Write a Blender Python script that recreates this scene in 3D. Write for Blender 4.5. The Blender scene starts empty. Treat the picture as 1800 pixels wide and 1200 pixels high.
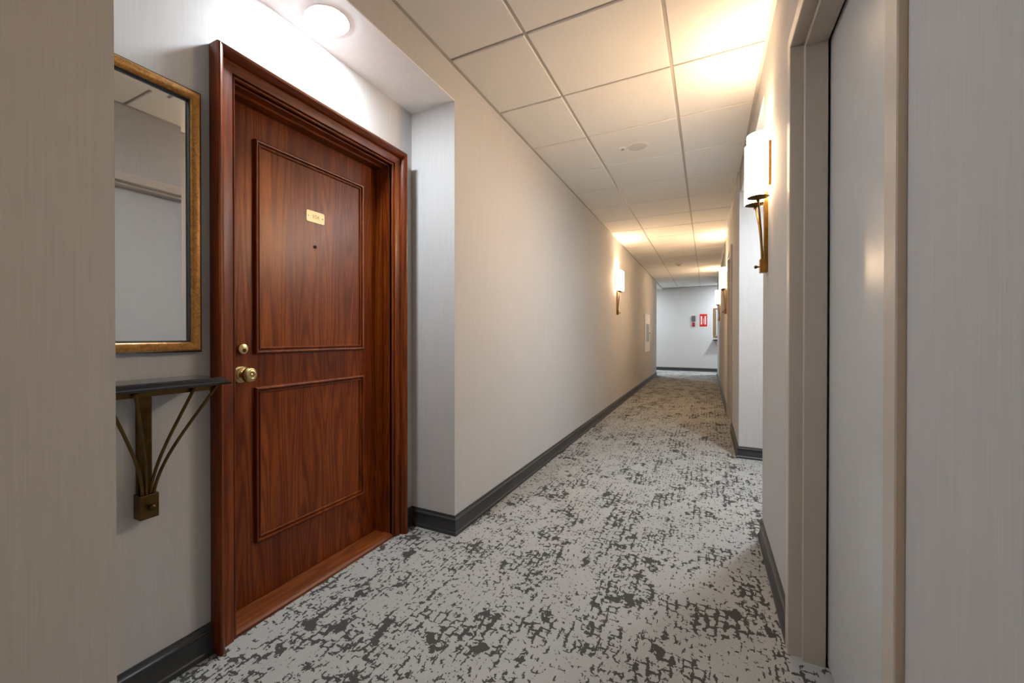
import bpy, math, random
from mathutils import Vector, Matrix
random.seed(7)
PI = math.pi
scene = bpy.context.scene
C = scene.collection

# ------------------------------------------------------------------ camera
cam_d = bpy.data.cameras.new('camera')
cam = bpy.data.objects.new('camera', cam_d); C.objects.link(cam)
cam_d.sensor_fit = 'HORIZONTAL'; cam_d.sensor_width = 36.0
cam_d.lens = 745.59 / 1800 * 36
cam_d.shift_x = (900 - 844.68) / 1800
cam_d.shift_y = -(600 - 593.83) / 1800
cam_d.clip_start = 0.02; cam_d.clip_end = 100
cam.location = (0, 0, 1.0894)
cam.rotation_euler = (PI / 2 - 0.0056, 0, 0.4904)
scene.camera = cam

# ------------------------------------------------------------------ world, exposure
w = bpy.data.worlds.new('world'); scene.world = w; w.use_nodes = True
w.node_tree.nodes['Background'].inputs[0].default_value = (0.9, 0.95, 1, 1)
w.node_tree.nodes['Background'].inputs[1].default_value = 0.0
vs = scene.view_settings
vs.view_transform = 'Standard'; vs.look = 'None'; vs.gamma = 1; vs.exposure = 0.0
vs.use_curve_mapping = False

# lamp levels (used in the lamps' own builders)
WARM = (1.0, 0.685, 0.43)
COOL = (0.84, 0.925, 1.0)
SHADE_EMIT = 40.0      # frosted shades of the wall sconces
BULB_W = 20.0           # bulb inside each shade
ENTRY_EMIT = 410.0     # led discs in the lowered entry soffits
ALCOVE_EMIT = 620.0    # led disc in the alcove soffit on the right
HALL_EMIT = 1150.0      # led discs in the cross hall

# ------------------------------------------------------------------ main measures (metres)
XL, XR, XR2 = -1.2167, 0.265, 0.252
XW = -1.507                     # back wall of the left door recess
YN, YC = 0.4714, 1.978          # recess ends
ZC, ZS = 2.552, 2.367           # ceiling, recess soffit
YB = -4.0                       # corridor end behind the camera
YE, YE2 = 2.723, 4.42           # right recess
XRB = 1.0
YLE, YRE, YF = 12.47, 13.4, 14.5

# ------------------------------------------------------------------ helpers
def mesh_obj(name, verts, faces, mat=None, parent=None, smooth=False, wloc=None):
    """verts in world coordinates (or in the parent's frame when wloc is None and parent given)"""
    me = bpy.data.meshes.new(name)
    me.from_pydata([tuple(v) for v in verts], [], faces); me.update()
    o = bpy.data.objects.new(name, me); C.objects.link(o)
    if mat: me.materials.append(mat)
    if smooth:
        for p in me.polygons: p.use_smooth = True
    if parent: o.parent = parent
    return o

def fix_normals(o):
    import bmesh
    bm = bmesh.new(); bm.from_mesh(o.data)
    bmesh.ops.recalc_face_normals(bm, faces=bm.faces); bm.to_mesh(o.data); bm.free()
    return o

def bevel(o, width, seg=2, angle=40):
    m = o.modifiers.new('bevel', 'BEVEL'); m.width = width; m.segments = seg
    m.limit_method = 'ANGLE'; m.angle_limit = math.radians(angle)
    return o

def smooth_by_angle(o, deg=40):
    import bmesh
    bm = bmesh.new(); bm.from_mesh(o.data)
    for fc in bm.faces: fc.smooth = True
    for e in bm.edges:
        if len(e.link_faces) == 2 and e.calc_face_angle(0) > math.radians(deg): e.smooth = False
    bm.to_mesh(o.data); bm.free(); return o

BF = [(0,3,2,1),(4,5,6,7),(0,1,5,4),(1,2,6,5),(2,3,7,6),(3,0,4,7)]
def boxes_data(bl):
    V, F = [], []
    for (x0,x1,y0,y1,z0,z1) in bl:
        n = len(V)
        V += [(x0,y0,z0),(x1,y0,z0),(x1,y1,z0),(x0,y1,z0),(x0,y0,z1),(x1,y0,z1),(x1,y1,z1),(x0,y1,z1)]
        F += [tuple(i+n for i in f) for f in BF]
    return V, F
def box(name, b, mat, parent=None, bev=0, seg=2):
    bl = b if isinstance(b, list) else [b]
    V, F = boxes_data(bl)
    o = mesh_obj(name, V, F, mat, parent)
    if bev: bevel(o, bev, seg)
    return o

def empty(name, loc, rz=0):
    o = bpy.data.objects.new(name, None); C.objects.link(o)
    o.empty_display_size = 0.1
    o.location = loc; o.rotation_euler = (0, 0, rz); return o

def tag(o, label=None, cat=None, group=None, kind=None):
    if label: o['label'] = label
    if cat: o['category'] = cat
    if group: o['group'] = group
    if kind: o['kind'] = kind
    return o
def struct(o, label, cat): return tag(o, label, cat, kind='structure')

def dup(root, loc, rz):
    r = root.copy(); C.objects.link(r); r.location = loc; r.rotation_euler = (0, 0, rz)
    for ch in list(root.children):
        c = ch.copy(); C.objects.link(c); c.parent = r
        for g in list(ch.children):
            d = g.copy(); C.objects.link(d); d.parent = c
    return r

def lathe(name, prof, origin, axis, mat, parent=None, n=32, deg=35):
    """prof: (radius, height along axis)"""
    a = Vector(axis).normalized()
    t = Vector((0,0,1)) if abs(a.z) < .9 else Vector((1,0,0))
    e1 = a.cross(t).normalized(); e2 = a.cross(e1)
    V, F = [], []; o0 = Vector(origin)
    rings = []
    for r, h in prof:
        if r < 1e-6:
            rings.append([len(V)]); V.append(o0 + a*h)
        else:
            rings.append(list(range(len(V), len(V)+n)))
            for k in range(n):
                q = 2*PI*k/n
                V.append(o0 + a*h + (e1*math.cos(q) + e2*math.sin(q))*r)
    for A, B in zip(rings, rings[1:]):
        for k in range(n):
            k2 = (k+1) % n
            if len(A) == 1 and len(B) == 1: continue
            if len(A) == 1: F.append((A[0], B[k], B[k2]))
            elif len(B) == 1: F.append((A[k], B[0], A[k2]))
            else: F.append((A[k], B[k], B[k2], A[k2]))
    o = mesh_obj(name, V, F, mat, parent); fix_normals(o); smooth_by_angle(o, deg); return o

def tube(name, pts, r, mat, parent=None, n=10):
    P = [Vector(p) for p in pts]; V, F = [], []
    ref = Vector((0.123, 1, 0.05)).normalized()
    for i, p in enumerate(P):
        t = (P[min(i+1, len(P)-1)] - P[max(i-1, 0)]).normalized()
        e1 = (ref - t*ref.dot(t)).normalized(); e2 = t.cross(e1)
        rr = r[i] if isinstance(r, (list, tuple)) else r
        for k in range(n):
            q = 2*PI*k/n; V.append(p + (e1*math.cos(q) + e2*math.sin(q))*rr)
    for i in range(len(P)-1):
        for k in range(n):
            k2 = (k+1) % n
            F.append((i*n+k, i*n+k2, (i+1)*n+k2, (i+1)*n+k))
    F.append(tuple(range(n))[::-1]); F.append(tuple((len(P)-1)*n+k for k in range(n)))
    o = mesh_obj(name, V, F, mat, parent); fix_normals(o); smooth_by_angle(o, 60); return o

def bez(p0, p1, p2, p3, n=14):
    p0, p1, p2, p3 = map(Vector, (p0, p1, p2, p3)); R = []
    for i in range(n+1):
        t = i/n; s = 1-t
        R.append(p0*s**3 + p1*3*s*s*t + p2*3*s*t*t + p3*t**3)
    return R

def strip(name, corners, prof, mapf, mat, parent=None, close=False, deg=33):
    """sweep of an open profile; corners: list of functions (offset)->(a,b); prof: (offset, proud)"""
    V, F = [], []; m = len(prof)
    for cf in corners:
        for off, h in prof:
            a, b = cf(off); V.append(mapf(a, b, h))
    n = len(corners)
    for i in range(n if close else n-1):
        j = (i+1) % n
        for k in range(m-1):
            F.append((i*m+k, i*m+k+1, j*m+k+1, j*m+k))
    if not close:
        F.append(tuple(range(m))); F.append(tuple((n-1)*m+k for k in range(m))[::-1])
    o = mesh_obj(name, V, F, mat, parent); fix_normals(o); smooth_by_angle(o, deg); return o

def rect_corners(a0, a1, b0, b1, sign=1):
    return [lambda o: (a0-sign*o, b0-sign*o), lambda o: (a1+sign*o, b0-sign*o),
            lambda o: (a1+sign*o, b1+sign*o), lambda o: (a0-sign*o, b1+sign*o)]

def path_sweep(name, path, prof, mat, parent=None, side=1, deg=16):
    """moulding along a floor polyline; room lies to the left of the path for side=1. prof: (proud, z)"""
    V, F = [], []; m = len(prof); n = len(path)
    P = [Vector((p[0], p[1])) for p in path]
    def nrm(a, b):
        d = (b-a).normalized(); return Vector((-d.y, d.x))*side
    for i in range(n):
        if i == 0: mit = nrm(P[0], P[1])
        elif i == n-1: mit = nrm(P[-2], P[-1])
        else:
            n1, n2 = nrm(P[i-1], P[i]), nrm(P[i], P[i+1]); mit = (n1+n2)/(1+n1.dot(n2))
        for pr, z in prof:
            q = P[i] + mit*pr; V.append((q.x, q.y, z))
    for i in range(n-1):
        for k in range(m-1): F.append((i*m+k, i*m+k+1, (i+1)*m+k+1, (i+1)*m+k))
    F.append(tuple(range(m))); F.append(tuple((n-1)*m+k for k in range(m))[::-1])
    o = mesh_obj(name, V, F, mat, parent); fix_normals(o); smooth_by_angle(o, deg); return o

def text_mesh(name, body, size, mat, M, parent=None, depth=0.0006, bold=0.0, spacing=1.0):
    cu = bpy.data.curves.new(name, 'FONT'); cu.body = body; cu.size = size
    cu.align_x = 'CENTER'; cu.align_y = 'CENTER'; cu.extrude = depth; cu.offset = bold
    cu.space_character = spacing
    to = bpy.data.objects.new(name+'_curve', cu); C.objects.link(to)
    dg = bpy.context.evaluated_depsgraph_get(); dg.update()
    me = bpy.data.meshes.new_from_object(to.evaluated_get(dg))
    C.objects.unlink(to); bpy.data.objects.remove(to)
    me.name = name; me.transform(M); me.materials.clear(); me.materials.append(mat)
    o = bpy.data.objects.new(name, me); C.objects.link(o)
    if parent: o.parent = parent
    return o

# ------------------------------------------------------------------ materials
class NT:
    def __init__(s, name):
        s.m = bpy.data.materials.new(name); s.m.use_nodes = True
        s.t = s.m.node_tree; s.b = s.t.nodes['Principled BSDF']
    def n(s, typ, **kw):
        nd = s.t.nodes.new(typ)
        for k, v in kw.items():
            if k.startswith('_'): setattr(nd, k[1:], v)
            else: nd.inputs[k.replace('__', ' ')].default_value = v
        return nd
    def l(s, a, b): s.t.links.new(a, b)
    def coords(s, scale=(1,1,1), loc=(0,0,0), rot=(0,0,0)):
        tc = s.n('ShaderNodeTexCoord'); mp = s.n('ShaderNodeMapping')
        mp.inputs['Scale'].default_value = scale; mp.inputs['Location'].default_value = loc
        mp.inputs['Rotation'].default_value = rot
        s.l(tc.outputs['Object'], mp.inputs['Vector']); return mp.outputs[0]
    def noise(s, vec, scale=1, detail=2, rough=.5, dist=0):
        n = s.n('ShaderNodeTexNoise'); s.l(vec, n.inputs['Vector'])
        n.inputs['Scale'].default_value = scale; n.inputs['Detail'].default_value = detail
        n.inputs['Roughness'].default_value = rough; n.inputs['Distortion'].default_value = dist
        return n.outputs['Fac'], n.outputs['Color']
    def math(s, op, a, b=None, c=None, clamp=False):
        n = s.n('ShaderNodeMath', _operation=op, _use_clamp=clamp)
        for i, v in enumerate((a, b, c)):
            if v is None: continue
            if isinstance(v, (int, float)): n.inputs[i].default_value = v
            else: s.l(v, n.inputs[i])
        return n.outputs[0]
    def ramp(s, fac, stops):
        n = s.n('ShaderNodeValToRGB'); s.l(fac, n.inputs[0]); r = n.color_ramp
        while len(r.elements) > len(stops): r.elements.remove(r.elements[-1])
        while len(r.elements) < len(stops): r.elements.new(0.5)
        for e, (p, c) in zip(r.elements, stops):
            e.position = p; e.color = tuple(c) + (1,) if len(c) == 3 else c
        return n.outputs[0]
    def mix(s, fac, a, b, mode='MIX'):
        n = s.n('ShaderNodeMix', _data_type='RGBA', _blend_type=mode)
        for idx, v in ((0, fac), (6, a), (7, b)):
            if isinstance(v, (int, float)): n.inputs[idx].default_value = v
            elif isinstance(v, tuple): n.inputs[idx].default_value = v + (1,) if len(v) == 3 else v
            else: s.l(v, n.inputs[idx])
        return n.outputs[2]
    def bump(s, h, strength=.3, dist=.001):
        n = s.n('ShaderNodeBump'); n.inputs['Strength'].default_value = strength
        n.inputs['Distance'].default_value = dist; s.l(h, n.inputs['Height'])
        s.l(n.outputs[0], s.b.inputs['Normal'])
    def set(s, **kw):
        for k, v in kw.items():
            i = s.b.inputs[k.replace('__', ' ')]
            if isinstance(v, (int, float)): i.default_value = v
            elif isinstance(v, tuple): i.default_value = v + (1,) if len(v) == 3 else v
            else: s.l(v, i)
        return s

def simple(name, col, rough=.5, metal=0, coat=0, spec=.5, var=.06, scale=30, bump=0):
    t = NT(name); v = t.coords()
    f, _ = t.noise(v, scale, 3)
    lo = tuple(c*(1-var) for c in col); hi = tuple(min(1, c*(1+var)) for c in col)
    t.set(Base__Color=t.ramp(f, [(.3, lo), (.7, hi)]), Roughness=rough, Metallic=metal, Coat__Weight=coat)
    t.b.inputs['Specular IOR Level'].default_value = spec
    if bump: t.bump(f, bump, .0005)
    return t.m

def wallpaper():
    t = NT('wallpaper_string_texture')
    v = t.coords(scale=(330, 330, 7)); f, _ = t.noise(v, 1, 3, .6)
    v2 = t.coords(scale=(60, 60, 3)); g, _ = t.noise(v2, 1, 2, .5)
    k = t.math('ADD', t.math('MULTIPLY', f, .75), t.math('MULTIPLY', g, .25))
    t.set(Base__Color=t.ramp(k, [(.28, (.495,.485,.475)), (.5, (.53,.52,.51)), (.74, (.565,.555,.545))]), Roughness=.75)
    t.b.inputs['Specular IOR Level'].default_value = .25
    t.bump(k, .15, .001); return t.m

def wood(name, axis='Z', dark=(.022,.0024,.0004), mid=(.122,.0205,.0018), light=(.33,.080,.0070), rough=.34, ring=1.0, seed=0, coat=.10, poresc=1.0):
    t = NT(name)
    al, ac = .07, 1.0
    sc = {'Z': (ac, ac, al), 'Y': (ac, al, ac)}[axis]
    v = t.coords(scale=sc, loc=(seed*1.7, seed*.37, seed*.11))
    n1, _ = t.noise(v, 5.0*ring, 2, .5)               # broad figure -> cathedral arches
    rings = t.math('SINE', t.math('MULTIPLY', n1, 150.0))
    rings = t.math('MULTIPLY_ADD', rings, .5, .5)
    rings = t.math('POWER', rings, 2.2)
    sc2 = {'Z': (420, 420, 9), 'Y': (420, 9, 420)}[axis]
    p, _ = t.noise(t.coords(scale=sc2, loc=(seed, 0, 0)), 1*poresc, 2, .6)
    sc3 = {'Z': (14, 14, .8), 'Y': (14, .8, 14)}[axis]
    q, _ = t.noise(t.coords(scale=sc3, loc=(seed*3.1, 0, seed)), 1, 3, .55)
    k = t.math('ADD', t.math('MULTIPLY', rings, -.13), t.math('MULTIPLY_ADD', q, .42, .27))
    k = t.math('ADD', k, t.math('MULTIPLY', t.math('SUBTRACT', p, .5), .50))
    col = t.ramp(k, [(.1, dark), (.42, mid), (.75, light)])
    t.set(Base__Color=col, Roughness=t.math('MULTIPLY_ADD', p, .12, rough-.06), Coat__Weight=coat, Coat__Roughness=.28)
    t.b.inputs['Specular IOR Level'].default_value = .25
    t.bump(t.math('ADD', p, t.math('MULTIPLY', rings, .4)), .12, .0006); return t.m

def carpet():
    t = NT('patterned_carpet'); tc = t.coords()
    # wobble the lookup so that lines look eroded
    _, wc = t.noise(tc, 60, 2, .6)
    _, wc2 = t.noise(tc, 14, 2, .5)
    def vm(op, a, b):
        n = t.n('ShaderNodeVectorMath', _operation=op)
        for i, v in enumerate((a, b)):
            if isinstance(v, tuple): n.inputs[i].default_value = v
            else: t.l(v, n.inputs[i])
        return n.outputs[0]
    def wob(sx, sy, amt, amt2, loc=(0,0,0)):
        a = vm('MULTIPLY', vm('SUBTRACT', wc, (.5,.5,.5)), (amt,)*3)
        b = vm('MULTIPLY', vm('SUBTRACT', wc2, (.5,.5,.5)), (amt2,)*3)
        return vm('ADD', vm('MULTIPLY', vm('ADD', vm('ADD', tc, a), b), (sx, sy, 0)), loc)
    def bricks(vec, bw, rh):
        """distance-like field: 0 in the middle of a cell, 1 on its borders"""
        sw = t.n('ShaderNodeSeparateXYZ'); t.l(vec, sw.inputs[0])
        cb = t.n('ShaderNodeCombineXYZ'); t.l(sw.outputs[1], cb.inputs[0]); t.l(sw.outputs[0], cb.inputs[1])
        b = t.n('ShaderNodeTexBrick', _offset=.37, _squash=1.45, _squash_frequency=3); t.l(cb.outputs[0], b.inputs['Vector'])
        b.inputs['Scale'].default_value = 1; b.inputs['Mortar Size'].default_value = min(bw, rh)*.5
        b.inputs['Mortar Smooth'].default_value = 1.0; b.inputs['Bias'].default_value = 0
        b.inputs['Brick Width'].default_value = bw; b.inputs['Row Height'].default_value = rh
        return b.outputs['Fac']
    e1 = bricks(wob(1, 1, .017, .040), .042, .034)            # cells of about 4 cm, rows along the corridor
    e2 = bricks(wob(1, 1, .013, .030, (.33, .81, 0)), .029, .019)
    # density fields: blocky patches, soft patches, grain
    blk = t.n('ShaderNodeTexVoronoi', _feature='F1', _voronoi_dimensions='2D', _distance='CHEBYCHEV')
    t.l(wob(9.5, 5.5, .05, .05), blk.inputs['Vector']); blk.inputs['Scale'].default_value = 1; blk.inputs['Randomness'].default_value = .9
    bs = t.n('ShaderNodeSeparateColor'); t.l(blk.outputs['Color'], bs.inputs[0])
    pa, _ = t.noise(t.coords(scale=(5.0, 2.6, 1)), 1, 3, .6)
    pb, _ = t.noise(wob(23, 14, .03, .03, (4, 2, 0)), 1, 2, .6)
    pc, _ = t.noise(t.coords(scale=(48, 36, 1), loc=(1,7,0)), 1, 2, .6)
    def mixw(*pairs):
        acc = None
        for v, k in pairs:
            m_ = t.math('MULTIPLY', v, k); acc = m_ if acc is None else t.math('ADD', acc, m_)
        return acc
    d1 = mixw((bs.outputs[0], .17), (pa, .20), (pb, .46), (pc, .38))
    line1 = t.math('GREATER_THAN', t.math('ADD', e1, t.math('MULTIPLY', d1, 3.1)), 2.93)
    d2 = mixw((bs.outputs[1], .10), (pb, .34), (pc, .80))
    line2 = t.math('GREATER_THAN', t.math('ADD', e2, t.math('MULTIPLY', d2, 3.1)), 3.02)
    # solid blotches
    bl, _ = t.noise(wob(12, 8.5, .02, .03, (9, 3, 0)), 1, 3, .6)
    blot = t.math('GREATER_THAN', mixw((bl, .85), (bs.outputs[0], .12), (pa, .1)), .655)
    line3 = t.math('GREATER_THAN', pc, .74)
    dk = t.math('MAXIMUM', t.math('MAXIMUM', line1, line2), t.math('MAXIMUM', blot, line3))
    pile, _ = t.noise(tc, 900, 2, .7)
    cloud, _ = t.noise(tc, 3, 3, .5)
    light = t.ramp(t.math('ADD', t.math('MULTIPLY', pile, .7), t.math('MULTIPLY', cloud, .3)), [(.3, (.32,.32,.305)), (.7, (.45,.45,.43))])
    darkc = t.ramp(pile, [(.3, (.050,.048,.044)), (.7, (.095,.092,.084))])
    t.set(Base__Color=t.mix(dk, light, darkc), Roughness=.95)
    t.b.inputs['Specular IOR Level'].default_value = .1
    hgt = t.math('SUBTRACT', t.math('MULTIPLY', pile, .6), t.math('MULTIPLY', dk, .6))
    t.bump(hgt, .5, .003); return t.m

def emit(name, col, strength):
    t = NT(name); v = t.coords(); f, _ = t.noise(v, 8, 1)
    t.set(Base__Color=(.9,.9,.9), Roughness=.35)
    c = t.ramp(f, [(0, tuple(x*.98 for x in col)), (1, col)])
    t.set(Emission__Color=c, Emission__Strength=strength); return t.m

M = {}
M['wall'] = wallpaper()
M['carpet'] = carpet()
M['white'] = simple('white_ceiling_paint', (.86,.86,.86), .6, var=.02)
M['tile'] = simple('mineral_ceiling_tile', (.74,.73,.71), .85, var=.03, scale=220, bump=.08)
M['tee'] = simple('shade_toned_grid_bar', (.42,.40,.36), .5, var=.03)  # bar colour darkened to stand in for shade in the tile gaps
M['plenum'] = simple('dark_plenum', (.05,.045,.04), .9)
M['base'] = simple('charcoal_baseboard', (.034,.035,.036), .42, var=.12, scale=60)
M['metal_door'] = simple('grey_white_door_enamel', (.60,.605,.60), .28, var=.02, spec=.5)
M['metal_frame'] = simple('warm_white_frame_enamel', (.54,.48,.42), .38, var=.02)
M['wood'] = wood('cherry_oak_upright', 'Z', seed=1)
M['wood_panel'] = wood('cherry_oak_panel', 'Z', seed=4, dark=(.026,.0032,.0005), mid=(.136,.0250,.0022), light=(.37,.094,.0085))
M['wood_h'] = wood('cherry_oak_level', 'Y', seed=2)
M['wood_sill'] = wood('worn_oak_threshold', 'Y', seed=6, dark=(.025,.005,.001), mid=(.14,.033,.0055), light=(.30,.092,.017), rough=.42)
M['brass'] = simple('polished_brass', (.62,.47,.22), .27, 1, var=.06, scale=20)
M['plate'] = simple('satin_brass_plate', (.50,.42,.26), .48, 1, var=.05, scale=60)
M['bronze'] = simple('antique_brass', (.24,.130,.030), .36, 1, var=.25, scale=25)
M['shelf_bronze'] = simple('brown_shelf_bronze', (.135,.080,.026), .40, 1, var=.25, scale=25)
M['dark_bronze'] = simple('dark_bronze', (.10,.058,.020), .42, 1, var=.25, scale=25)
M['black'] = simple('black_lacquer', (.010,.010,.011), .14, coat=.3, var=.1)
M['hole'] = simple('dark_recess', (.006,.006,.006), .7)
M['engrave'] = simple('engraved_fill', (.17,.12,.05), .6)
M['steel'] = simple('brushed_steel', (.45,.45,.45), .3, 1)
M['plastic'] = simple('white_plastic', (.72,.71,.69), .45, var=.02)
M['grille'] = simple('cream_grille', (.58,.555,.52), .6, var=.04, scale=150)
M['red'] = simple('red_enamel', (.50,.006,.008), .4, var=.05)
M['red_dark'] = simple('dark_red_plastic', (.30,.008,.015), .4, var=.08)
M['grey'] = simple('grey_plastic', (.11,.105,.105), .5, var=.1)
M['sign_white'] = simple('white_print', (.85,.83,.80), .5, var=.02)
M['cab_glass'] = simple('grey_wired_glass', (.17,.18,.19), .3, var=.04)
M['cab'] = simple('white_cabinet_enamel', (.72,.71,.69), .35, var=.02)
M['shade'] = emit('lit_frosted_glass', (1.0, .685, .41), SHADE_EMIT)
M['led_entry'] = emit('lit_entry_led', COOL, ENTRY_EMIT)
M['led_alcove'] = emit('lit_alcove_led', COOL, ALCOVE_EMIT)
M['led_hall'] = emit('lit_hall_led', COOL, HALL_EMIT)
tm = NT('mirror_silver'); f_, _ = tm.noise(tm.coords(), 4, 1)
tm.set(Base__Color=tm.ramp(f_, [(0, (.86,.88,.88)), (1, (.88,.90,.90))]), Metallic=1.0, Roughness=.015); M['mirror'] = tm.m
tg = NT('burl_gold_leaf'); a_, _ = tg.noise(tg.coords(scale=(1,1,1)), 55, 4, .7, 1.5); b_, _ = tg.noise(tg.coords(scale=(1,1,2.5)), 160, 2, .6)
tg.set(Base__Color=tg.ramp(tg.math('ADD', tg.math('MULTIPLY', a_, .6), tg.math('MULTIPLY', b_, .4)), [(.3, (.12,.042,.005)), (.5, (.33,.140,.018)), (.68, (.52,.27,.045))]), Roughness=.38, Metallic=.35, Coat__Weight=.15); M['gold'] = tg.m

# ------------------------------------------------------------------ the shell
struct(box('floor', (-5.0, 3.2, YB, YF, -0.1, 0.0), M['carpet']), 'grey carpet with broken charcoal network pattern running down the corridor', 'floor')
ZW = 2.60
struct(box('wall_left', (-1.9, XL, YC, YLE, 0, ZW), M['wall']), 'long pale wallpapered corridor wall right of the wooden door', 'wall')
struct(box('wall_left_front', (-1.9, XL, YB, YN, 0, ZW), M['wall']), 'beige wallpapered wall filling the left edge of the picture', 'wall')
D0, D1, DT = 0.930, 1.790, 2.006      # wooden door opening
struct(box('wall_entry_back', [(-1.66, XW, YN, D0-.012, 0, ZW), (-1.66, XW, D1+.012, YC, 0, ZW), (-1.66, XW, D0-.012, D1+.012, DT+.012, ZW), (-1.9, -1.70, YN, YC, 0, ZW)], M['wall']),
       'grey wallpapered recess wall around the wooden door', 'wall')
struct(box('wall_entry_header', (XW, XL, YN, YC, ZS+.006, ZW), M['wall']), 'beige wallpapered header band above the door recess', 'wall')
struct(box('ceiling_entry', (XW, XL, YN, YC, ZS, ZS+.006), M['white']), 'smooth white soffit above the wooden door', 'ceiling')

F0, F1, FT = 0.843, 1.822, 2.118      # outer frame of the right door
DY3 = 4.712                           # the same frame further on
struct(box('wall_right_front', (.258, 0.75, YB, F0+.004, 0, ZW), M['wall']), 'grey wallpapered wall at the right edge of the picture', 'wall')
struct(box('wall_right', [(XR, 0.75, F1-.004, YE, 0, ZW), (XR, 0.75, F0+.004, F1-.004, FT-.004, ZW), (0.45, 0.75, F0+.004, F1-.004, 0, FT-.004)], M['wall']),
       'pale wallpapered wall around the grey metal door and behind the nearest sconce', 'wall')
struct(box('wall_recess_right', [(XRB, XRB+.2, YE, YE2, 0, ZW), (0.75, XRB+.2, YE-.2, YE, 0, ZW)], M['wall']), 'back wall of the alcove behind the nearest sconce', 'wall')
struct(box('wall_recess_header', (XR, XRB, YE, YE2, ZS+.006, ZW), M['wall']), 'header band above the alcove on the right', 'wall')
struct(box('ceiling_recess', (XR, XRB, YE, YE2, ZS, ZS+.006), M['white']), 'white soffit of the alcove on the right', 'ceiling')
G0, G1 = F0+DY3, F1+DY3
struct(box('wall_right_far', [(XR2, XRB+.2, YE2, G0+.004, 0, ZW), (XR2, XRB+.2, G1-.004, YRE, 0, ZW), (XR2, XRB+.2, G0+.004, G1-.004, FT-.004, ZW), (0.45, XRB+.2, G0+.004, G1-.004, 0, FT-.004)], M['wall']),
       'warm lit far right corridor wall beyond the alcove', 'wall')
struct(box('wall_far', (-5.0, 3.2, YF, YF+.2, 0, ZW), M['wall']), 'cool white end wall with the red sign', 'wall')
struct(box('wall_cross_left', (-5.0, -1.9, YLE-.2, YLE, 0, ZW), M['wall']), 'near wall of the cross hall on the left', 'wall')
struct(box('wall_cross_right', (XRB+.2, 3.2, YRE-.2, YRE, 0, ZW), M['wall']), 'near wall of the cross hall on the right', 'wall')
struct(box('wall_cross_end', [(-5.2, -5.0, YLE-.2, YF+.2, 0, ZW), (3.2, 3.4, YRE-.2, YF+.2, 0, ZW)], M['wall']), 'end walls of the cross hall out of view', 'wall')
struct(box('wall_back', (-1.9, 0.75, YB-.2, YB, 0, ZW), M['wall']), 'wall closing the corridor behind the viewer', 'wall')

# suspended ceiling: every tile and bar a piece of its own
ceil = box('ceiling', [(XL-.02, XR+.02, YB, YF, ZC+.03, ZC+.06), (-5.2, XL-.02, YLE-.1, YF, ZC, ZC+.06), (XR+.02, 3.4, YRE-.1, YF, ZC, ZC+.06)], M['plenum'])
ceil.data.materials.append(M['tile'])
for p in ceil.data.polygons:
    if p.index >= 6: p.material_index = 1
struct(ceil, 'suspended ceiling of square cream tiles in a thin grid', 'ceiling')
XA, Y1, T = -0.7847, 1.9238, 0.61
xs = [XL+.001, XA, XA+T, XR-.001]
G = .0075
def tile_mesh(wx, wy):
    b = .004; z0, z1 = 0, .016
    V = [(-wx/2+b,-wy/2+b,z0),(wx/2-b,-wy/2+b,z0),(wx/2-b,wy/2-b,z0),(-wx/2+b,wy/2-b,z0),
         (-wx/2,-wy/2,z0+b),(wx/2,-wy/2,z0+b),(wx/2,wy/2,z0+b),(-wx/2,wy/2,z0+b),
         (-wx/2,-wy/2,z1),(wx/2,-wy/2,z1),(wx/2,wy/2,z1),(-wx/2,wy/2,z1)]
    F = [(3,2,1,0),(8,9,10,11)]
    for a in (0,4):
        for k in range(4): F.append((a+k, a+(k+1)%4, a+4+(k+1)%4, a+4+k))
    me = bpy.data.meshes.new('ceiling_tile'); me.from_pydata(V, [], F); me.update(); me.materials.append(M['tile']); return me
cols = []
for i in range(3):
    a = xs[i] + (.004 if i == 0 else G); b = xs[i+1] - (.004 if i == 2 else G)
    cols.append((a, b, tile_mesh(b-a, T-2*G)))
bar_me = None
k0 = -9; k1 = 20
for k in range(k0, k1+1):
    y = Y1 + k*T
    for (a, b, me) in cols:
        if y + T > YF + .02: continue
        o = bpy.data.objects.new('ceiling_tile', me); C.objects.link(o); o.parent = ceil
        o.location = ((a+b)/2, y+T/2, ZC + random.uniform(-.0006, .0006))
        o.rotation_euler = (random.uniform(-.0012,.0012), random.uniform(-.0012,.0012), 0)
    for i in range(3):
        V, F = boxes_data([(xs[i], xs[i+1], y-.0085, y+.0085, ZC+.009, ZC+.013)])
        mesh_obj('cross_bar', V, F, M['tee'], ceil)
for x in (XA, XA+T):
    V, F = boxes_data([(x-.0085, x+.0085, YB, YF, ZC+.006, ZC+.014)])
    mesh_obj('main_bar', V, F, M['tee'], ceil)
struct(box('trim_1', [(XL, XL+.016, YN-4.4, YLE, ZC-.003, ZC-.0008)], M['tee']), 'thin metal angle edging the ceiling along the left wall', 'trim')  # edging takes the darkened bar colour to imitate a shadow gap
struct(box('trim_2', [(XR-.016, XR, YB, YE2, ZC-.003, ZC-.0008), (XR2-.016, XR2, YE2, YRE, ZC-.003, ZC-.0008)], M['tee']), 'thin metal angle edging the ceiling along the right wall', 'trim')

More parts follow.
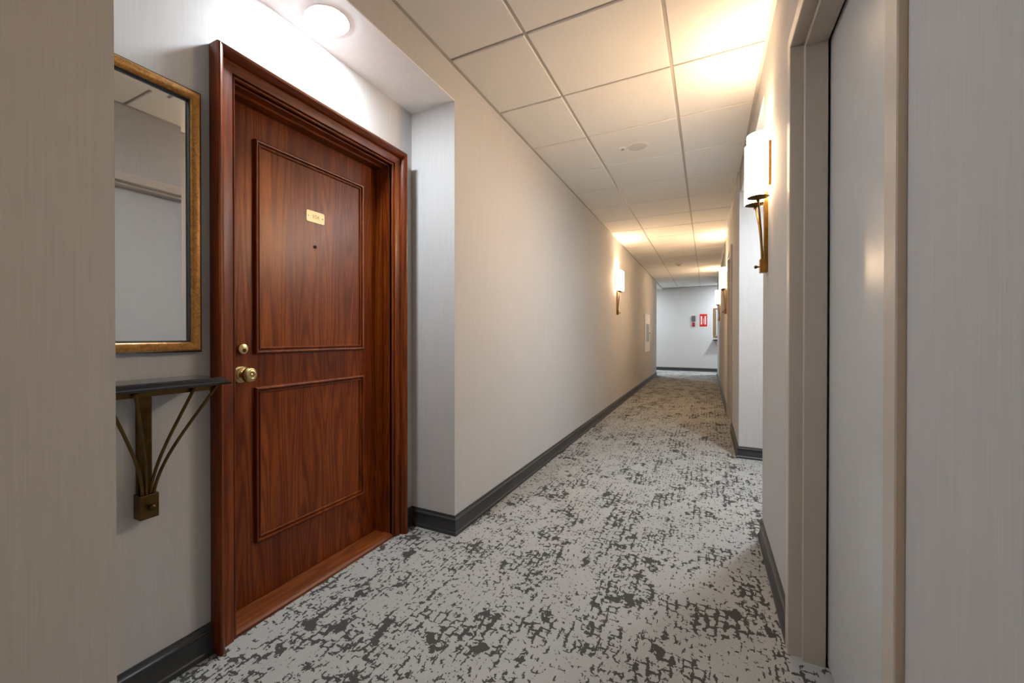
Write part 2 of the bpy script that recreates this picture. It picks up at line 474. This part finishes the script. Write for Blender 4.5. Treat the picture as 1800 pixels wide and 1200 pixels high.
# baseboards
BP = [(0,0),(.020,0),(.020,.010),(.0185,.016),(.015,.020),(.0125,.030),(.0105,.045),(.0100,.062),(.0105,.074),(.0150,.079),(.0160,.083),(.0150,.087),(.010,.090),(.0075,.095),(.006,.1035),(0,.1035)]
CO0, CO1 = 0.848, 1.870               # casing outer edges
struct(path_sweep('baseboard_left_front', [(XW, CO0), (XW, YN), (XL, YN), (XL, YB)], BP, M['base']), 'dark moulded baseboard under the console shelf', 'baseboard')
struct(path_sweep('baseboard_left', [(-4.9, YLE), (XL, YLE), (XL, YC), (XW, YC), (XW, CO1)], BP, M['base']), 'dark moulded baseboard along the long left wall', 'baseboard')
struct(path_sweep('baseboard_right', [(XR, F1), (XR, YE), (XRB, YE), (XRB, YE2), (XR2, YE2), (XR2, G0)], BP, M['base']), 'dark moulded baseboard between the two grey doors on the right', 'baseboard')
struct(path_sweep('baseboard_right_front', [(.258, YB), (.258, F0)], BP, M['base']), 'dark baseboard of the right wall beside the viewer', 'baseboard')
struct(path_sweep('baseboard_right_far', [(XR2, G1), (XR2, YRE), (3.1, YRE)], BP, M['base']), 'dark baseboard of the far right wall', 'baseboard')
struct(path_sweep('baseboard_far', [(3.1, YF), (-4.9, YF)], BP, M['base']), 'dark baseboard across the white end wall', 'baseboard')

# ------------------------------------------------------------------ wooden door 104
door = struct(empty('door_1', (-1.6, (D0+D1)/2, 0)), 'reddish brown panelled wooden door numbered 104 in moulded casing', 'door')
DO = Vector(door.location)
def dl(p): return (p[0]-DO.x, p[1]-DO.y, p[2]-DO.z)
def dbox(name, b, mat, bev=0, parent=door):
    V, F = boxes_data([b]); o = mesh_obj(name, [dl(v) for v in V], F, mat, parent)
    if bev: bevel(o, bev)
    return o
mapW = lambda y, z, h: dl((XW+h, y, z))
mapD = lambda y, z, h: dl((-1.600+h, y, z))
mapJ = lambda y, z, h: dl((-1.600+h, y, z))
# casing profile, offset outward from the opening / proud of the wall
CP = [(.000, -.004), (.000, .011), (.0025, .0155), (.006, .017), (.0095, .0155), (.011, .0085), (.0135, .0085), (.0137, .0205), (.016, .022), (.048, .025), (.0505, .0205), (.0525, .0205), (.0535, .033), (.0555, .037),
      (.059, .043), (.064, .050), (.070, .0545), (.076, .056), (.0805, .052), (.082, .044), (.082, -.001)]
cn = [lambda o: (D0-o, 0.0), lambda o: (D0-o, DT+o), lambda o: (D1+o, DT+o), lambda o: (D1+o, 0.0)]
strip('casing_leg', cn[0:2], CP, mapW, M['wood'], door)
strip('casing_head', cn[1:3], CP, mapW, M['wood_h'], door)
strip('casing_leg', cn[2:4], CP, mapW, M['wood'], door)
# jamb lining and stop
JD = [(.0, .100), (.0, .085), (-.004, .083), (-.004, .052), (-.005, .048), (-.014, .048), (-.0145, .0015), (-.0145, -.002), (.012, -.002), (.012, .100)]
strip('jamb_leg', cn[0:2], JD, mapJ, M['wood'], door)
strip('jamb_head', cn[1:3], JD, mapJ, M['wood_h'], door)
strip('jamb_leg', cn[2:4], JD, mapJ, M['wood'], door)
# threshold with sloping top
tv = [(-1.64,0),(-1.64,.024),(-1.602,.024),(-1.520,.022),(-1.502,.018),(-1.494,.010),(-1.492,0)]
V = [dl((x, y, z)) for y in (D0-.001, D1+.001) for x, z in tv]; n = len(tv)
F = [(k, (k+1) % n, n+(k+1) % n, n+k) for k in range(n)] + [tuple(range(n))[::-1], tuple(range(n, 2*n))]
fix_normals(mesh_obj('threshold', V, F, M['wood_sill'], door))
leaf = dbox('door_leaf', (-1.642, -1.600, D0-.002, D1+.002, .027, DT-.003), M['wood'])
MP = [(.0, -.001), (.0, .010), (.002, .0145), (.006, .0165), (.010, .0150), (.012, .0105), (.0125, .0045), (.0165, .0045), (.017, .0085), (.019, .0105), (.0225, .0105), (.0245, .0085), (.0255, -.001)]
PY0, PY1 = 1.070, 1.676
for z0, z1 in ((1.017, 1.874), (0.258, 0.882)):
    strip('panel_moulding', rect_corners(PY0, PY1, z0, z1, -1), MP, mapD, M['wood_h'] if z0 < .5 and False else M['wood'], leaf, close=True)
    p = dbox('door_panel', (-1.601, -1.5975, PY0+.024, PY1-.024, z0+.024, z1-.024), M['wood_panel'], parent=leaf)
ax = (1, 0, 0)
def L(p): return Vector(dl(p))
kb = lathe('door_knob', [(0,0),(.034,0),(.034,.004),(.031,.008),(.027,.010),(.026,.013),(.021,.016),(.0135,.018),(.012,.026),(.0135,.032),(.020,.036),(.0265,.041),(.0295,.048),(.029,.055),(.026,.060),(.0245,.0605),(.0235,.063),(.019,.066),(.014,.0665),(.012,.0645),(.0085,.064),(.006,.0655),(.003,.0665),(0,.0668)],
           L((-1.600, 1.018, .938)), ax, M['brass'], leaf, 40)
db = lathe('deadbolt', [(0,0),(.0205,0),(.0205,.012),(.0195,.0155),(.017,.017),(0,.017)], L((-1.600, 1.018, 1.038)), ax, M['brass'], leaf, 32)
lathe('keyway', [(0,0),(.0075,0),(.0075,.0012),(0,.0012)], L((-1.583, 1.020, 1.032)), ax, M['dark_bronze'], leaf, 20)
box_k = dbox('key_slot', (-1.583, -1.5812, 1.0190, 1.0212, 1.0265, 1.0365), M['hole'], parent=leaf)
lathe('peephole', [(0,0),(.0078,0),(.0078,.003),(.006,.004),(.0055,.002),(0,.0018)], L((-1.5975, 1.369, 1.498)), ax, M['hole'], leaf, 20)
# number plate with clipped corners
pl0, pl1, pz0, pz1, ch = 1.3215, 1.4235, 1.6095, 1.6605, .005
pp = [(pl0+ch,pz0),(pl1-ch,pz0),(pl1,pz0+ch),(pl1,pz1-ch),(pl1-ch,pz1),(pl0+ch,pz1),(pl0,pz1-ch),(pl0,pz0+ch)]
V = [dl((x, y, z)) for x in (-1.5975, -1.5955) for y, z in pp]
F = [tuple(range(8))[::-1], tuple(range(8, 16))] + [(k, (k+1) % 8, 8+(k+1) % 8, 8+k) for k in range(8)]
fix_normals(mesh_obj('number_plate', V, F, M['plate'], leaf))
for y in (1.333, 1.412):
    lathe('plate_screw', [(0,0),(.0028,0),(.002,.0010),(0,.0012)], L((-1.5955, y, 1.635)), ax, M['hole'], leaf, 12)
RX = Matrix(((0,0,1,0),(1,0,0,0),(0,1,0,0),(0,0,0,1)))     # text plane -> faces +x
text_mesh('plate_number', '104', .027, M['engrave'], Matrix.Translation(L((-1.5953, 1.3725, 1.635))) @ RX, leaf, .0002, 0)

# ------------------------------------------------------------------ grey metal doors on the right
def metal_door(name, x, y0, label):
    """frame outer edge starts at y0; x is the frame face (faces -x)"""
    r = struct(empty(name, (x, y0, 0)), label, 'door')
    W = F1 - F0; fw = .050; a0, a1, t = 0, W, FT
    mp = lambda y, z, h: (h, y, z)        # h grows into the wall
    P = [(.0, .018), (.0, .0), (-.002, -.002), (-fw+.002, -.002), (-fw, .0), (-fw, .037), (-fw-.001, .038), (-fw-.016, .038), (-fw-.017, .039), (-fw-.017, .098), (-.0, .098)]
    c = [lambda o: (a0-o, 0.0), lambda o: (a0-o, t+o), lambda o: (a1+o, t+o), lambda o: (a1+o, 0.0)]
    strip('frame_leg', c[0:2], P, mp, M['metal_frame'], r)
    strip('frame_head', c[1:3], P, mp, M['metal_frame'], r)
    strip('frame_leg', c[2:4], P, mp, M['metal_frame'], r)
    V, F = boxes_data([(.105, .148, fw+.006, W-fw-.006, .008, t-fw-.006)])
    lf = mesh_obj('door_leaf', V, F, M['metal_door'], r); bevel(lf, .002)
    lathe('door_knob', [(0,0),(.033,0),(.033,-.006),(.027,-.010),(.013,-.014),(.012,-.030),(.022,-.038),(.028,-.048),(.026,-.060),(.018,-.066),(0,-.067)],
          (.105, fw+.085, .96), ax, M['brass'], lf, 28)
    return r
metal_door('door_2', .248, F0, 'smooth grey metal door in a cream steel frame nearest the viewer on the right')
metal_door('door_3', XR2-.017, G0, 'narrow seen grey door and cream frame beyond the alcove on the right wall')

# ------------------------------------------------------------------ wall sconces (local: wall is x=0, outwards +x, z=0 at the foot)
def make_sconce():
    r = empty('wall_sconce', (0, 0, 0))
    box('foot_block', (0, .033, -.025, .025, 0, .066), M['bronze'], r, .0015)
    box('stem', (0, .016, -.021, .021, .066, .42), M['bronze'], r, .001)
    box('back_plate', (0, .011, -.134, .134, .395, .607), M['bronze'], r, .001)
    lathe('finial', [(0,0),(.004,0),(.004,.008),(.0065,.010),(.0085,.014),(.0085,.018),(.006,.0225),(0,.024)], (.033, 0, .030), (1,0,0), M['bronze'], r, 18)
    for s in (-1, 1):
        yc = s*.068
        tube('arm', bez((.022, s*.008, .064), (.026, s*.010, .20), (.034, s*.030, .26), (.046, yc, .352)), [.0048]*8+[.0044]*7, M['bronze'], r)
        lathe('cup', [(0,0),(.006,0),(.008,.006),(.006,.010),(.018,.013),(.045,.021),(.0465,.024),(.043,.024),(.0,.018)], (.046, yc, .3385), (0,0,1), M['dark_bronze'], r, 28)
        # U-shaped frosted shade, open above and below
        R0, R1, x0, z0, z1 = .0625, .0595, .032, .366, .662
        def ring(R):
            pts = [(.0115, -R), (x0, -R)]
            pts += [(x0 + R*math.sin(PI*k/20), -R*math.cos(PI*k/20)) for k in range(1, 20)]
            return pts + [(x0, R), (.0115, R)]
        A, B = ring(R0), ring(R1); m = len(A); V = []
        for z in (z0, z1):
            V += [(x, y+yc, z) for x, y in A] + [(x, y+yc, z) for x, y in B]
        F = []
        for k in range(m-1):
            F += [(k, k+1, 2*m+k+1, 2*m+k), (m+k, 3*m+k, 3*m+k+1, m+k+1), (k, m+k, m+k+1, k+1), (2*m+k, 2*m+k+1, 3*m+k+1, 3*m+k)]
        F += [(0, 2*m, 3*m, m), (m-1, 2*m-1, 4*m-1, 3*m-1)]
        o = mesh_obj('shade', V, F, M['shade'], r); fix_normals(o); smooth_by_angle(o, 40)
        for z in (.425, .585):
            lathe('shade_screw', [(0,0),(.0035,0),(.003,.0018),(0,.0022)], (.021, yc+s*R0, z), (0, s, 0), M['bronze'], o, 12)
        ld = bpy.data.lights.new('bulb', 'POINT'); ld.energy = BULB_W; ld.color = WARM; ld.shadow_soft_size = .028
        lo = bpy.data.objects.new('bulb', ld); C.objects.link(lo); lo.parent = r; lo.location = (.042, yc, .575)
    return r
ZB = 1.405
sc = make_sconce(); sc.location = (XR, 2.543, ZB); sc.rotation_euler = (0, 0, PI)
tag(sc, 'brass double-shade wall sconce nearest the viewer, beside the grey metal door', 'wall sconce', 'brass wall sconces')
for x, y, rz, lab in ((XL, 6.69, 0, 'brass double-shade wall sconce alone on the long left wall'),
                      (XR2, 7.12, PI, 'brass double-shade wall sconce on the right wall just past the farther door frame'),
                      (XR2, 10.6, PI, 'smallest brass double-shade wall sconce on the right wall near the red sign'),
                      (XR, -1.8, PI, 'brass double-shade wall sconce on the right wall behind the viewer')):
    tag(dup(sc, (x, y, ZB), rz), lab, 'wall sconce', 'brass wall sconces')

# ------------------------------------------------------------------ framed mirrors (local: wall x=0, z=0 at the lower edge)
def make_mirror():
    r = empty('wall_mirror', (0,0,0)); w, h = .160, .856
    mp = lambda y, z, d: (d, y, z)
    c = rect_corners(-w, w, 0, h, -1)
    strip('frame_edge', c, [(0,0), (0,.020), (.0025,.022), (.0035,.020)], mp, M['black'], r, close=True)
    strip('frame', c, [(.0030,.018), (.0035,.022), (.008,.0265), (.016,.028), (.025,.026), (.031,.021), (.033,.016)], mp, M['gold'], r, close=True)
    strip('frame_lip', c, [(.0325,.017), (.0345,.017), (.0375,.010), (.0375,.004)], mp, M['black'], r, close=True)
    # silvered glass with a bevelled margin
    i0, i1 = .036, .054
    V = [(.006, -w+i0, i0), (.006, w-i0, i0), (.006, w-i0, h-i0), (.006, -w+i0, h-i0),
         (.0067, -w+i1, i1), (.0067, w-i1, i1), (.0067, w-i1, h-i1), (.0067, -w+i1, h-i1)]
    mesh_obj('glass', V, [(4,5,6,7), (0,1,5,4), (1,2,6,5), (2,3,7,6), (3,0,4,7)], M['mirror'], r)
    box('backing', (0, .004, -w+.004, w-.004, .004, h-.004), M['hole'], r)
    return r
mr = make_mirror(); mr.location = (XW, .650, 1.036)
tag(mr, 'tall narrow mirror in a gold burl frame left of the wooden door', 'mirror', 'gold framed mirrors above console shelves')
tag(dup(mr, (.336, YF, 1.05), -PI/2), 'tiny sliver of a gold framed mirror beside the red sign on the end wall', 'mirror', 'gold framed mirrors above console shelves')

# ------------------------------------------------------------------ console shelves (local: wall x=0, z=0 at the foot of the bracket)
def make_shelf():
    r = empty('console_shelf', (0,0,0)); zt = .415; w = .172; d = .165
    # top with an ogee edge on three sides
    pr = [(0, 0), (.0, .006), (-.003, .0095), (-.010, .011), (-.011, .014), (-.013, .019), (-.018, .022), (-.026, .022)]
    V, F = [], []; m = len(pr)
    for off, z in pr:
        V += [(0, -w-off, zt-.022+z), (d+off, -w-off, zt-.022+z), (d+off, w+off, zt-.022+z), (0, w+off, zt-.022+z)]
    for k in range(m-1):
        for i in range(4): F.append((k*4+i, k*4+(i+1) % 4, (k+1)*4+(i+1) % 4, (k+1)*4+i))
    F += [(3,2,1,0), ((m-1)*4, (m-1)*4+1, (m-1)*4+2, (m-1)*4+3)]
    t_ = mesh_obj('shelf_top', V, F, M['black'], r); fix_normals(t_); smooth_by_angle(t_, 20)
    zb = zt-.022
    box('rail', [(.118, .124, -.150, .150, zb-.018, zb)], M['shelf_bronze'], r, .001)
    box('foot_block', (0, .040, -.025, .025, 0, .072), M['shelf_bronze'], r, .002)
    box('upright', (0, .012, -.019, .019, .072, zb), M['dark_bronze'], r, .001)
    box('top_strap', (0, .124, -.019, .019, zb-.006, zb), M['dark_bronze'], r, .001)
    lathe('finial', [(0,0),(.005,0),(.005,.006),(.009,.010),(.010,.014),(.009,.018),(.005,.021),(0,.0215)], (.040, 0, .036), (1,0,0), M['dark_bronze'], r, 18)
    for y, y0 in ((-.143, -.014), (-.075, -.005), (.075, .005), (.143, .014)):
        rod = tube('rod', bez((.030, y0, .066), (.045, y0*1.6, .17), (.085, y*.55, .26), (.138, y, zb-.004), 18), .0046, M['shelf_bronze'], r)
        lathe('rod_end', [(0,0),(.0055,0),(.007,.003),(.007,.008),(.005,.011),(0,.012)], (.124, y, zb-.009), (1,0,0), M['shelf_bronze'], rod, 14)
    return r
sh = make_shelf(); sh.location = (XW, .650, .543)
tag(sh, 'black shelf on a fan of brass rods below the mirror left of the wooden door', 'shelf', 'black console shelves on brass brackets')
tag(dup(sh, (.326, YF, .56), -PI/2), 'tiny end of a black console shelf beside the red sign on the end wall', 'shelf', 'black console shelves on brass brackets')

# ------------------------------------------------------------------ downlights
def downlight(loc, mat, label, r=.080):
    t = empty('downlight', loc)
    lathe('trim_ring', [(r-.004, -.0005), (r-.002, -.003), (r+.006, -.003), (r+.009, 0)], (0,0,0), (0,0,1), M['white'], t, 40)
    lathe('led_lens', [(0, -.007), (r*.80, -.0065), (r-.010, -.005), (r-.006, -.003), (r-.005, -.001), (0, -.001)], (0,0,0), (0,0,1), mat, t, 40)
    return tag(t, label, 'ceiling light', 'round led ceiling lights')
downlight((-1.362, 1.232, ZS), M['led_entry'], 'round white recessed light shining in the soffit above the wooden door')
downlight((.62, 3.50, ZS), M['led_alcove'], 'round recessed light hidden in the alcove soffit on the right')
downlight((-2.3, 13.5, ZC), M['led_hall'], 'round recessed light in the cross hall left of the end wall')
downlight((1.0, 13.75, ZC), M['led_hall'], 'round recessed light in the cross hall right of the end wall')

# ------------------------------------------------------------------ ceiling fittings
t = empty('ceiling_speaker', (-.478, 3.470, ZC-.0006)); tag(t, 'flat round cream ceiling speaker on a tile', 'speaker')
lathe('bezel', [(.066, -.006), (.070, -.0075), (.078, -.006), (.082, 0)], (0,0,0), (0,0,1), M['plastic'], t, 40)
lathe('grille', [(0, -.0085), (.045, -.0075), (.066, -.005), (.066, -.0005), (0, -.0005)], (0,0,0), (0,0,1), M['grille'], t, 40)
t = empty('sprinkler_head', (-.585, 3.455, ZC-.0006)); tag(t, 'small white sprinkler rosette next to the ceiling speaker', 'sprinkler')
lathe('rosette', [(.010, -.004), (.014, -.0065), (.026, -.005), (.034, 0)], (0,0,0), (0,0,1), M['plastic'], t, 32)
lathe('nozzle', [(0, -.016), (.006, -.016), (.0075, -.012), (.0095, -.004), (.0095, -.0005), (0, -.0005)], (0,0,0), (0,0,1), M['steel'], t, 20)
t = empty('smoke_detector', (-.505, 9.50, ZC-.0006)); tag(t, 'small cream smoke detector hanging from the far ceiling', 'smoke detector')
lathe('base', [(0, -.020), (.066, -.020), (.070, -.016), (.070, -.0005), (0, -.0005)], (0,0,0), (0,0,1), M['plastic'], t, 32)
lathe('sensor_cap', [(0, -.052), (.020, -.052), (.026, -.047), (.030, -.030), (.052, -.022), (.055, -.019), (0, -.019)], (0,0,0), (0,0,1), M['grille'], t, 32)

# ------------------------------------------------------------------ extinguisher cabinet on the left wall
t = empty('extinguisher_cabinet', (XL, 10.39, .727)); tag(t, 'white cabinet with a tall grey glass window on the far left wall', 'cabinet')
mp = lambda y, z, d: (d, y, z)
cy0, cy1, ch_ = -.47, .47, .847
strip('frame', rect_corners(cy0, cy1, 0, ch_, -1), [(0,0), (0,.012), (.003,.015), (.045,.015), (.048,.012), (.048,.008)], mp, M['cab'], t, close=True)
strip('door_rim', rect_corners(cy0+.05, cy1-.05, .05, ch_-.05, -1), [(0,.002), (0,.014), (.17,.014), (.172,.010), (.172,.004)], mp, M['cab'], t, close=True)
box('glass', (.002, .006, cy0+.21, cy1-.21, .21-.10, ch_-.21+.10), M['cab_glass'], t)
lathe('latch', [(0,0),(.014,0),(.014,.02),(.010,.026),(0,.026)], (.014, .30, .42), (1,0,0), M['steel'], t, 16)

# ------------------------------------------------------------------ things on the end wall
t = empty('extinguisher_sign', (-.096, YF, 1.553)); tag(t, 'red upright sign with white lettering on the white end wall', 'sign')
w_, h_ = .0995, .187
sp_ = box('sign_plate', (-w_, w_, -.006, 0, -h_, h_), M['red'], t, .001)
RYm = Matrix(((1,0,0,0),(0,0,-1,0),(0,1,0,0),(0,0,0,1)))    # text plane -> faces -y
for x in (-.052, .052):
    text_mesh('lettering', 'FIRE EXTINGUISHER', .0325, M['sign_white'], Matrix.Translation((x, -.0066, -.002)) @ RYm @ Matrix.Rotation(PI/2, 4, 'Z') @ Matrix.Diagonal((.86, 1.35, 1, 1)), sp_, .0004, .0022)
V, F = boxes_data([(-.016, .016, -.0072, -.006, -.110, .030), (-.008, .008, -.0072, -.006, .030, .050), (-.020, .010, -.0072, -.006, .050, .060), (.018, .022, -.0072, -.006, -.03, .052)])
mesh_obj('pictogram', V, F, simple('pale_red_print', (.62,.18,.15), .5, var=.05), sp_)
t = empty('alarm_sounder', (-.362, YF, 1.517)); tag(t, 'small grey louvred alarm box above the red call point', 'alarm')
ho_ = box('housing', (-.052, .052, -.030, 0, 0, .176), M['grey'], t, .004)
for k in range(6): box('louvre', (-.042, .042, -.034, -.030, .030+k*.022, .040+k*.022), M['grey'], ho_, .001)
t = empty('call_point', (-.360, YF, 1.370)); tag(t, 'small red fire alarm call point under the grey alarm box', 'alarm')
ho_ = box('housing', (-.037, .037, -.035, 0, 0, .114), M['red_dark'], t, .005)
box('pull_bar', (-.026, .026, -.046, -.035, .030, .050), M['red'], ho_, .002)
box('label_strip', (-.024, .024, -.036, -.035, .074, .098), M['red'], ho_)
